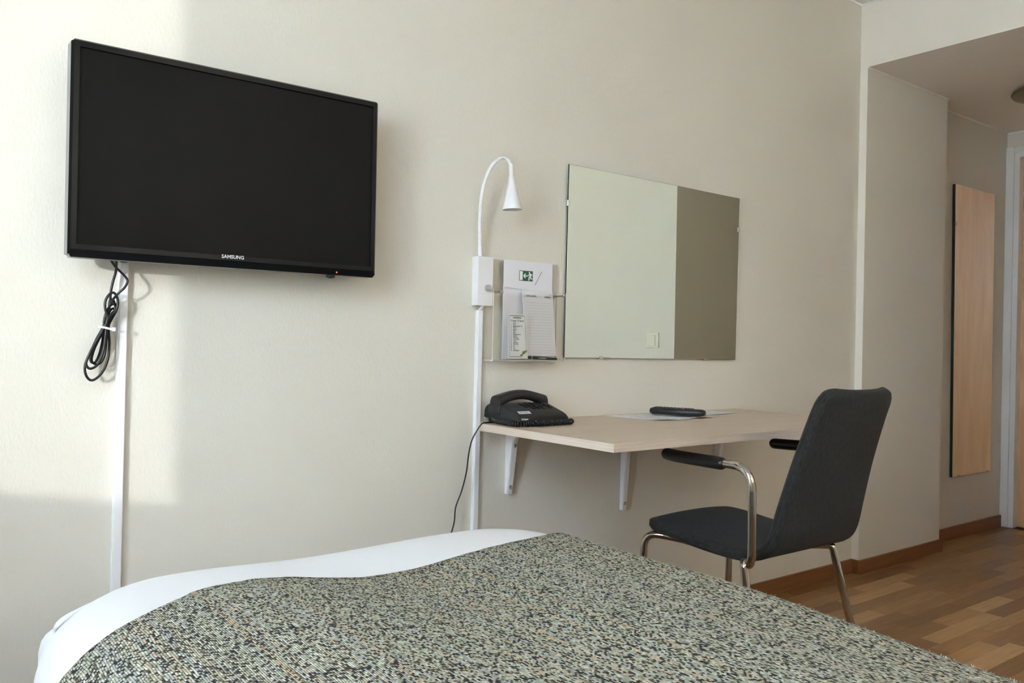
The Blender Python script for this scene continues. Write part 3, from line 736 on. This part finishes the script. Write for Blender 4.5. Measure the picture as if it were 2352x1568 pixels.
# handset: bent bar across the back, thicker ends hanging over the cradle
b = B(); hp = []
for k in range(25):
    t = k/24; x = 1.434+.184*t; s = math.sin(math.pi*t)
    z = .7925+.0255*s**.75; hp.append((x, -.055, z, s))
prev = None
for x, y, z, s in hp:
    hw = .0185+.006*(1-s)**2; hh = .0140+.008*(1-s)**3
    ring_ = [b.verts.new((x, y+hw*math.copysign(abs(math.cos(a))**.7, math.cos(a)), z+hh*math.copysign(abs(math.sin(a))**.7, math.sin(a)))) for a in [2*math.pi*q/16 for q in range(16)]]
    if prev:
        for q in range(16): b.faces.new((prev[q], prev[(q+1) % 16], ring_[(q+1) % 16], ring_[q]))
    else: b.faces.new(ring_[::-1])
    prev = ring_
b.faces.new(prev); fix(b)
bmesh.ops.bevel(b, geom=[e for e in b.edges if e.calc_face_angle(0) > .8], offset=.004, segments=3, affect='EDGES')
hs = obj('handset', b, M_PHONE, ph, smooth=50)
for xa, xb in ((1.430, 1.462), (1.590, 1.622)):
    cp = box(B(), (xa, -.083, .7615), (xb, -.027, .7905), bev=.006, seg=3); obj('ear_cup', cp, M_PHONE, hs, smooth=40)
# keys
kn = 0
for rr in range(4):
    for cc in range(5):
        if rr == 3 and cc == 0: continue
        x = 1.500+cc*.0185+(.006 if cc == 4 else 0); y = -.092-rr*.0130; s = (y+.11)/.025
        zt = zb+.0375+.0045*min(1, max((y+.11)/.022, 0)) - (.0115*(-.11-y)/.04 if y < -.11 else 0)
        kb = box(B(), (x-.0055, y-.0035, zt-.002), (x+.0055, y+.0035, zt+.0042), bev=.0012, seg=2); obj('key', kb, M_KEY, ph, smooth=40)
b = B(); nrm = Vector((0, -.26, .97)).normalized(); upv = Vector((0, .97, .26)).normalized()
b = poly(B(), [(1.440, -.1655, zb+.0212), (1.483, -.1655, zb+.0212), (1.485, -.1515, zb+.0272), (1.442, -.1515, zb+.0272)]); lbl = obj('label_strip', b, M_LABELW, ph, label='white number label')
b = text_into(B(), '0301-10090', (1.444, -.1630, zb+.0232), X_, (0, .92, .39), .0085, 'LEFT', .0001, .75); obj('label_print', b, M_INK, lbl)
b = text_into(B(), 'Telia Respons', (1.4405, PYf-.0010, zb+.0048), X_, Z_, .0072, 'LEFT', .0002, .62); obj('lettering', b, M_LABELW, ph, label='white lettering on the front edge')
# coiled cord around the foot of the phone
path = smoothpts([(1.4395, -.045, DZ+.0105), (1.4235, -.085, DZ+.0098), (1.4165, -.140, DZ+.0095), (1.4215, -.183, DZ+.0092), (1.445, -.196, DZ+.0092), (1.50, -.197, DZ+.0092), (1.56, -.195, DZ+.0092), (1.605, -.191, DZ+.0092), (1.617, -.178, DZ+.0092)], 30)
cum = [0]
for p, q in zip(path, path[1:]): cum.append(cum[-1]+(q-p).length)
tot = cum[-1]; b = B(); hp = []; turns = 52; ph_ = 0; j = 0
NS = turns*9
for i in range(NS):
    s = tot*i/(NS-1)
    while j < len(cum)-2 and cum[j+1] < s: j += 1
    t = (s-cum[j])/max(1e-9, cum[j+1]-cum[j]); p = path[j].lerp(path[j+1], t); d_ = (path[j+1]-path[j]).normalized(); sd = Vector((-d_.y, d_.x, 0)).normalized()
    a = 2*math.pi*i/9; hp.append(p+sd*math.cos(a)*.0068+Z_*math.sin(a)*.0068)
tube(b, hp, .0021, 6); obj('coiled_cord', b, M_BLACKSOFT, ph, smooth=True)
LC = [(1.450, -.055, DZ+.004), (1.428, -.058, DZ+.003), (1.404, -.062, DZ+.003), (1.386, -.063, DZ+.001), (1.372, -.058, .718), (1.361, -.050, .690), (1.357, -.042, .650), (1.356, -.034, .600), (1.345, -.028, .547), (1.329, -.024, .503), (1.326, -.022, .460), (1.313, -.020, .405), (1.306, -.018, .30), (1.306, -.012, .12)]
obj('line_cord', tube(B(), smoothpts(LC, 6), .0021, 8), M_BLACKSOFT, ph, smooth=True, label='thin black line cord running down the wall')

# ---------------------------------------------------------------- papers and remote control
def flat_sheet(name, quad, z, m, label, cat, lift, print_seed):
    q = [Vector((x, y, 0)) for x, y in quad]; bm = B(); n = 12; g = []
    random.seed(print_seed); ph1 = random.uniform(0, 6)
    def P_(s, t, dz=0):
        p = (q[0]*(1-s)+q[1]*s)*(1-t)+(q[3]*(1-s)+q[2]*s)*t
        e = max(0, abs(s-.5)*2-.6)/.4; f_ = max(0, .35-t)/.35
        p.z = z+.0006+lift*(.5+.5*math.sin(s*9+ph1))*f_*f_+dz
        return p
    for j in range(n+1): g.append([bm.verts.new(P_(i/n, j/n)) for i in range(n+1)])
    for j in range(n):
        for i in range(n): bm.faces.new((g[j][i], g[j][i+1], g[j+1][i+1], g[j+1][i]))
    fix(bm); bmesh.ops.solidify(bm, geom=bm.faces[:], thickness=.0003)
    o = obj(name, bm, m, smooth=30, label=label, cat=cat, group='printed sheets on the desk')
    bm = B()
    for k in range(26):
        t = .06+k*.034; x = .08
        while x < .92:
            w_ = random.uniform(.02, .07)
            if random.random() < .8: poly(bm, [P_(x, t, .0009), P_(x+w_, t, .0009), P_(x+w_, t+.012, .0009), P_(x, t+.012, .0009)])
            x += w_+.012
    obj('printed_lines', bm, M_INKG, o)
    return o
flat_sheet('sheet_of_paper', [(1.945, -.235), (2.185, -.232), (2.185, -.022), (1.905, -.022)], DZ, M_PAPER2, 'creased printed sheet under the remote control, nearer the desk front', 'paper', .0045, 3)
flat_sheet('sheet_of_paper', [(2.14, -.165), (2.405, -.150), (2.39, -.018), (2.12, -.018)], DZ+.0016, M_PAPER2, 'flat printed sheet lying beyond the remote control by the wall', 'paper', .0, 5)
rc_ = thing('remote_control', (2.13, -.15, DZ), 'black television remote control lying on the printed sheets on the desk', 'remote control')
r0 = Vector((2.077, -.060, DZ+.0155)); r1 = Vector((2.154, -.225, DZ+.0155)); dr = (r1-r0).normalized(); sr = Vector((-dr.y, dr.x, 0)); Lr = (r1-r0).length
b = B(); prev = None; prof = [(0, .55), (.004, .8), (.012, 1), (Lr*.5, 1.0), (Lr-.014, 1.0), (Lr-.004, .82), (Lr, .55)]
for s, k in prof:
    c = r0+dr*s; rg = []
    for q in range(16):
        a = 2*math.pi*q/16; rg.append(b.verts.new(c+sr*.0225*k*math.copysign(abs(math.cos(a))**.6, math.cos(a))+Z_*.0115*k*math.copysign(abs(math.sin(a))**.6, math.sin(a))))
    if prev:
        for q in range(16): b.faces.new((prev[q], prev[(q+1) % 16], rg[(q+1) % 16], rg[q]))
    else: b.faces.new(rg[::-1])
    prev = rg
b.faces.new(prev); fix(b); obj('remote_body', b, M_BLACK, rc_, smooth=50)
for i in range(11):
    for jx in (-1, 0, 1):
        c = r0+dr*(.020+i*.0118)+sr*jx*.0118+Z_*.0108
        red = (i == 0 and jx == 1) or (i == 8 and jx == -1)
        kb = B(); r_ = bmesh.ops.create_cube(kb, size=1)
        for v in r_['verts']: v.co = c+dr*v.co.x*.0068+sr*v.co.y*.0076+Z_*v.co.z*.0044
        obj('button', kb, M_RED if red else M_BLACKSOFT, rc_)

# ---------------------------------------------------------------- chair
CX = 2.010
ch = thing('armchair', (CX, -.5, 0), 'charcoal fabric chair with chrome tube frame and black armrests at the desk', 'chair')
# side line of the shell (y, z, half width, curl of the side edges, centre x) from the seat lip round to the top of the back
SL = [(-.272, .437, .188, -.002, 2.019), (-.280, .449, .192, -.006, 2.019), (-.305, .4555, .197, -.012, 2.018), (-.37, .455, .201, -.016, 2.016), (-.47, .447, .203, -.017, 2.012), (-.58, .439, .203, -.013, 2.008), (-.655, .4375, .202, -.006, 2.005), (-.705, .452, .199, .002, 2.003), (-.733, .487, .196, .008, 2.002), (-.758, .560, .190, .014, 2.001), (-.790, .665, .179, .017, 2.0), (-.824, .775, .170, .018, 2.004), (-.850, .850, .164, .017, 2.006), (-.856, .868, .161, .016, 2.006)]
def interp(L, n):
    out = []
    for i in range(len(L)-1):
        p0, p1, p2, p3 = [L[max(0, min(len(L)-1, i+k))] for k in (-1, 0, 1, 2)]
        for k in range(n):
            t = k/n; out.append([.5*((2*b1)+(-a1+c1)*t+(2*a1-5*b1+4*c1-d1)*t*t+(-a1+3*b1-3*c1+d1)*t**3) for a1, b1, c1, d1 in zip(p0, p1, p2, p3)])
    out.append(list(L[-1])); return out
st = interp(SL, 6); NSX = 22; TH = .0150
lens = [0]
for p, q in zip(st, st[1:]): lens.append(lens[-1]+math.hypot(q[0]-p[0], q[1]-p[1]))
tot = lens[-1]
# resample with extra stations close to both ends so that the ends come out round
want = [0, .001, .003, .006, .010, .015]+[.015+(tot-.03)*k/64 for k in range(1, 64)]+[tot-.015, tot-.010, tot-.006, tot-.003, tot-.001, tot]
def at_len(s):
    for k in range(len(st)-1):
        if s <= lens[k+1] or k == len(st)-2:
            t = (s-lens[k])/max(1e-9, lens[k+1]-lens[k]); return [a+(c-a)*t for a, c in zip(st[k], st[k+1])]
S2 = [at_len(s) for s in want]
b = B(); uvl = b.loops.layers.uv.new('UVMap'); rings = []
for i, (y, z, hw, cl, cx) in enumerate(S2):
    y0, z0 = S2[max(0, i-1)][:2]; y1, z1 = S2[min(len(S2)-1, i+1)][:2]; tl = math.hypot(y1-y0, z1-z0)
    ny, nz = (z1-z0)/tl, -(y1-y0)/tl                      # towards the sitter
    dend = min(want[i], tot-want[i]); Rr = .050
    ins = Rr-math.sqrt(max(0, Rr*Rr-(Rr-dend)**2)) if dend < Rr else 0
    he = math.sqrt(max(.02, 1-(1-dend/TH)**2)) if dend < TH else 1
    hw2 = hw-ins; up, lo = [], []
    for k in range(NSX+1):
        a = math.pi*k/NSX; s = -math.cos(a)*.55+(-1+2*k/NSX)*.45
        dx = (1-abs(s))*hw2; h = TH*he*(math.sqrt(max(0, 1-(1-dx/TH)**2)) if dx < TH else 1)
        e = cl*(abs(s)**2.6); px = cx+hw2*s
        up.append((Vector((px, y+ny*(e+h), z+nz*(e+h))), s)); lo.append((Vector((px, y+ny*(e-h), z+nz*(e-h))), s))
    ring_ = [(b.verts.new(p), s) for p, s in up]+[(b.verts.new(p), s) for p, s in lo[-2:0:-1]]
    rings.append(ring_)
for i in range(len(rings)-1):
    n = len(rings[i])
    for k in range(n):
        k2 = (k+1) % n
        f = b.faces.new((rings[i][k][0], rings[i][k2][0], rings[i+1][k2][0], rings[i+1][k][0]))
        for lp, (ii, kk) in zip(f.loops, ((i, k), (i, k2), (i+1, k2), (i+1, k))): lp[uvl].uv = (rings[ii][kk][1]*.2, want[ii])
b.faces.new([v for v, _ in rings[0]][::-1]); b.faces.new([v for v, _ in rings[-1]])
fix(b)
obj('shell', b, M_CHAIR, ch, smooth=True, label='upholstered one-piece seat and backrest')
RT = .0108
def fillet(P, rad, n=7):
    P = [Vector(p) for p in P]; out = [P[0]]
    for i in range(1, len(P)-1):
        a = (P[i-1]-P[i]); c = (P[i+1]-P[i]); r_ = min(rad, a.length*.48, c.length*.48)
        A0 = P[i]+a.normalized()*r_; C0 = P[i]+c.normalized()*r_
        for k in range(n+1):
            t = k/n; out.append(A0*(1-t)**2+P[i]*2*t*(1-t)+C0*t*t)
    out.append(P[-1]); return out
for s in (-1, 1):
    X = lambda v: CX+s*v
    # front leg that bends back under the seat
    obj('leg', tube(B(), fillet([(X(.200), -.287, .012), (X(.196), -.290, .424), (X(.150), -.37, .418), (X(.135), -.60, .410)], .045), RT, 14), M_CHROME, ch, smooth=True)
    # splayed rear leg, bent in under the seat
    if s < 0: rl = [(X(.300), -.775, .012), (X(.262), -.692, .432), (X(.215), -.660, .424), (X(.10), -.585, .412)]
    else: rl = [(X(.190), -.775, .012), (X(.152), -.678, .420), (X(.10), -.595, .412)]
    obj('leg', tube(B(), fillet(rl, .012), RT, 14), M_CHROME, ch, smooth=True)
    # arm: upright beside the seat, bent forward at the top
    pts = [(X(.14), -.60, .414), (X(.262), -.708, .430), (X(.272), -.722, .452), (X(.280), -.724, .676), (X(.277), -.585, .6735), (X(.262), -.50, .673)] if s < 0 else [(X(.12), -.60, .414), (X(.232), -.625, .425), (X(.246), -.640, .445), (X(.268), -.690, .676), (X(.270), -.585, .6735), (X(.262), -.50, .673)]
    ar = obj('arm_tube', tube(B(), fillet(pts, .062), RT, 14), M_CHROME, ch, smooth=True)
    obj('armrest', capsule(B(), [(X(.2790), -.628, .6735), (X(.274), -.56, .673), (X(.258), -.46, .671), (X(.246), -.418, .671)], .0165), M_BLACKSOFT, ar, smooth=True, label='black plastic armrest pad')
    for fxp in ((X(.200), -.287, 0), rl[0]): obj('foot_glide', lathe(B(), [(.012, 0), (.012, .013)], (fxp[0], fxp[1], 0), (0, 0, 1), 12), M_BLACK, ch)
obj('cross_tube', tube(B(), [(CX-.13, -.585, .411), (CX+.13, -.585, .411)], .009, 12), M_CHROME, ch, smooth=True)
obj('cross_tube', tube(B(), [(CX-.15, -.37, .418), (CX+.15, -.37, .418)], .009, 12), M_CHROME, ch, smooth=True)

# ---------------------------------------------------------------- bed
XL, XR, YF, YH = .200, 1.375, -.275, -2.42
ZT = .532
def sm(a, c, x):
    t = max(0, min(1, (x-a)/(c-a))); return t*t*(3-2*t)
def lift(x, y):
    """Soft undulation of the duvet top."""
    h = -.003*sm(.95, 1.25, x)-.014*math.exp(-((x-.78)/.17)**2)*sm(.40, .60, -y)+.004*math.exp(-((x-.52)/.14)**2)
    h += .003*math.sin(x*9+y*5)+.003*math.sin(y*7.3+x*3)-.018*sm(.9, 1.6, -y)*sm(.9, 1.3, x)
    return h
bed = thing('bed', ((XL+XR)/2, -1.35, 0), 'single bed with dark base under the white duvet', 'bed')
obj('bed_base', box(B(), (XL+.06, YH, .12), (XR-.06, YF-.06, .30), bev=.01), M_BED, bed)
obj('mattress', box(B(), (XL+.045, YH, .30), (XR-.045, YF-.045, .46), bev=.04, seg=4), M_COTTON, bed, smooth=40)
for x in (XL+.12, XR-.12):
    for y in (YF-.14, YH+.1): obj('leg', lathe(B(), [(.022, 0), (.028, .12)], (x, y, 0), (0, 0, 1), 16), M_BED, bed, smooth=40)
obj('headboard', box(B(), (XL-.02, YH-.06, .12), (XR+.02, YH-.005, .95), bev=.01), M_DOOR, bed)
# duvet: loops of rounded rectangles from hem to the middle of the top
def rrect(ins, rc_, n=14):
    x0, x1, y0, y1 = XL+ins, XR-ins, YH+ins*.3, YF-ins
    rc_ = max(.004, min(rc_, (x1-x0)/2*.98)); P = []
    def side(a, c, m):
        for k in range(m): P.append((a[0]+(c[0]-a[0])*k/m, a[1]+(c[1]-a[1])*k/m))
    def arc(cx, cy, a0):
        for k in range(n): a = R_(a0+90*k/n); P.append((cx+rc_*math.cos(a), cy+rc_*math.sin(a)))
    side((x1, y0), (x1, y1-rc_), 40); arc(x1-rc_, y1-rc_, 0); side((x1-rc_, y1), (x0+rc_, y1), 34); arc(x0+rc_, y1-rc_, 90); side((x0, y1-rc_), (x0, y0), 40); side((x0, y0), (x1, y0), 34)
    return P
RS = .145
def shoulder(th): return RS*(1-math.sin(th)), RS*(1-math.cos(th))   # inset, drop  (th 90 = vertical side)
b = B(); loops = []
stn = [(0.012, .30, .235), (.004, .20, .235), (0, .12, .235)]
for k in range(0, 13):
    th = R_(90-90*k/12); ins, dr_ = shoulder(th); stn.append((ins, dr_, .235-ins))
for ins in (.18, .22, .27, .33, .40, .48, .56): stn.append((ins, 0, max(.01, .235-ins)))
fold = lambda x, y, d: .010*math.sin(x*23+y*31)*sm(.06, .2, d)+.006*math.sin(x*51-y*43)*sm(.08, .2, d)
for ins, dr_, rc_ in stn:
    vs = []
    for x, y in rrect(ins, rc_):
        z = ZT-dr_+lift(x, y)*(1-sm(.05, .3, dr_))
        o = fold(x, y, dr_); cxm, cym = (XL+XR)/2, (YF+YH)/2
        # push the folds outwards from the side they are on
        if dr_ > .03:
            if x < XL+.2: x -= o*.5
            elif x > XR-.2: x += o
            if y > YF-.2: y += o
        # the untucked corner at the window side of the foot bulges and droops
        cw = math.exp(-(((x-.24)/.14)**2+((y+.40)/.22)**2)); x += .022*cw*sm(.02, .14, dr_)
        vs.append(b.verts.new((x, y, z-.012*cw)))
    loops.append(vs)
for A_, C_ in zip(loops, loops[1:]):
    n = len(A_)
    for k in range(n): b.faces.new((A_[k], A_[(k+1) % n], C_[(k+1) % n], C_[k]))
# close the strip along the middle
last = loops[-1]; b.faces.new(last)
fix(b)
duv = obj('duvet', b, M_COTTON, smooth=True, label='white duvet covering the bed with a folded corner at the foot', cat='duvet')
# small turned-out fold at the corner
b = B(); nf = 14; gA = []
for i in range(nf+1):
    t = i/nf
    base = Vector((.262+.080*t, -.405+.075*t-.03*t*t, .462+.036*t)); out = Vector((-.022*math.sin(math.pi*min(1, t*1.15)), .010, -.004))
    r_ = []
    for k in range(7):
        a = math.pi*k/6; r_.append(b.verts.new(base+out*(math.sin(a))+Vector((0, 0, .012*math.cos(a)*(1-t*.8)))))
    gA.append(r_)
for A_, C_ in zip(gA, gA[1:]):
    for k in range(6): b.faces.new((A_[k], A_[k+1], C_[k+1], C_[k]))
fix(b); fo = obj('corner_fold', b, M_COTTON, duv, smooth=True); mo = fo.modifiers.new('s', 'SOLIDIFY'); mo.thickness = .004

# bed runner: same cross-section, lying on the duvet
EY = [(.10, -.70), (.20, -.70), (.25, -.69), (.29, -.68), (.33, -.660), (.40, -.610), (.447, -.575), (.55, -.558), (.61, -.562), (.68, -.580), (.74, -.590), (.85, -.592), (1.0, -.582), (1.17, -.568), (1.30, -.550), (1.375, -.535), (1.6, -.52)]
def edge_y(x):
    for (a, ya), (c, yc) in zip(EY, EY[1:]):
        if a <= x <= c:
            return ya+(yc-ya)*(x-a)/(c-a)
    return EY[-1][1]
prof = [(XL-.010, .24, -1, 0), (XL-.008, ZT-.28, -1, 0), (XL-.006, ZT-RS-.03, -1, 0)]
for k in range(0, 16): a = R_(6*k); prof.append((XL+RS-RS*math.cos(a), ZT-RS+RS*math.sin(a), -math.cos(a), math.sin(a)))
for k in range(1, 40): prof.append((XL+RS+(XR-XL-2*RS)*k/40, ZT, 0, 1))
for k in range(0, 16): a = R_(90-6*k); prof.append((XR-RS+RS*math.cos(a), ZT-RS+RS*math.sin(a), math.cos(a), math.sin(a)))
prof += [(XR+.006, ZT-RS-.03, 1, 0), (XR+.010, ZT-.28, 1, 0), (XR+.012, .24, 1, 0)]
OFF = .010; YE = -2.05; b = B(); uvl = b.loops.layers.uv.new('UVMap'); g = []; us = [0]
for (x0, z0, _, _), (x1, z1, _, _) in zip(prof, prof[1:]): us.append(us[-1]+math.hypot(x1-x0, z1-z0))
NV = 60; uvv = {}
wob = random.Random(5)
wv = [wob.uniform(-.0015, .0015) for _ in range(len(prof))]
for i, (x, z, nx, nz) in enumerate(prof):
    r_ = []
    ye = edge_y(x)+wv[i]
    for j in range(NV+1):
        y = ye+(YE-ye)*(j/NV); top = sm(ZT-.2, ZT-.02, z)
        v = b.verts.new((x+nx*OFF, y, z+nz*OFF+lift(x, y)*top)); uvv[v] = (us[i], y); r_.append(v)
    g.append(r_)
for i in range(len(prof)-1):
    for j in range(NV):
        f = b.faces.new((g[i][j], g[i][j+1], g[i+1][j+1], g[i+1][j]))
        for lp in f.loops: lp[uvl].uv = uvv[lp.vert]
fix(b)
edge_pts = [g[i][0].co.copy() for i in range(len(prof))]
run = obj('bed_runner', b, M_TWEED, smooth=True, label='green-grey tweed bed runner with coloured flecks over the white duvet', cat='bed runner')
mo = run.modifiers.new('s', 'SOLIDIFY'); mo.thickness = .007; mo.offset = 0
# loose fibres along the hem and the bed edge
b = B(); rf = random.Random(11)
def hair(p, d, L, w_=.0004):
    d = Vector(d).normalized(); sd = d.cross(Vector((.3, .5, .8))).normalized()*w_
    mid = p+d*L*.5+Vector((rf.uniform(-1, 1), rf.uniform(-1, 1), rf.uniform(-1, 1)))*L*.2
    a1, a2 = b.verts.new(p-sd), b.verts.new(p+sd); m1, m2 = b.verts.new(mid-sd), b.verts.new(mid+sd); e = b.verts.new(p+d*L)
    b.faces.new((a1, a2, m2, m1)); b.faces.new((m1, m2, e))
for i in range(4, len(edge_pts)-4):
    for k in range(6):
        p = edge_pts[i].lerp(edge_pts[i+1], rf.random()); hair(p+Vector((0, 0, .002)), (rf.uniform(-.6, .6), 1, rf.uniform(-.1, .9)), rf.uniform(.002, .007))
for k in range(1100):
    y = -.52-1.1*rf.random(); a = R_(rf.uniform(20, 75)); x = XR-RS+(RS+OFF+.003)*math.cos(a); z = ZT-RS+(RS+OFF+.003)*math.sin(a)
    z += lift(x, y)*sm(ZT-.2, ZT-.02, z); hair(Vector((x, y, z)), (math.cos(a)+rf.uniform(-.7, .7), rf.uniform(-.9, .9), math.sin(a)), rf.uniform(.002, .005))
obj('loose_fibres', b, M_PAPER3, run, kind='stuff')

# ---------------------------------------------------------------- ceiling lamp, switch
cl = thing('ceiling_lamp', (4.33, -.457, HC), 'round brass-rimmed ceiling lamp in the corridor', 'lamp')
b = lathe(B(), [(.15, 0), (.15, -.012), (.196, -.016), (.2, -.021), (.196, -.027), (.17, -.034), (.135, -.037), (.130, -.033)], (4.33, -.457, HC), (0, 0, 1), 48, True, False); obj('rim', fix(b), M_BRASS, cl, smooth=40)
b = lathe(B(), [(.134, -.034), (.125, -.046), (.09, -.060), (.04, -.068), (.001, -.070)], (4.33, -.457, HC), (0, 0, 1), 40, True, True); obj('glass_bowl', fix(b), M_LAMPGLASS, cl, smooth=50)
sw = thing('light_switch', (HX, -1.207, .995), 'cream light switch on the wall, seen only in the desk mirror', 'switch')
obj('switch_frame', box(B(), (HX-.009, -1.2495, .953), (HX, -1.1645, 1.037), bev=.003), M_CREAM, sw); obj('rocker', box(B(), (HX-.014, -1.2375, .966), (HX-.008, -1.184, 1.024), bev=.002), M_CREAM, sw)
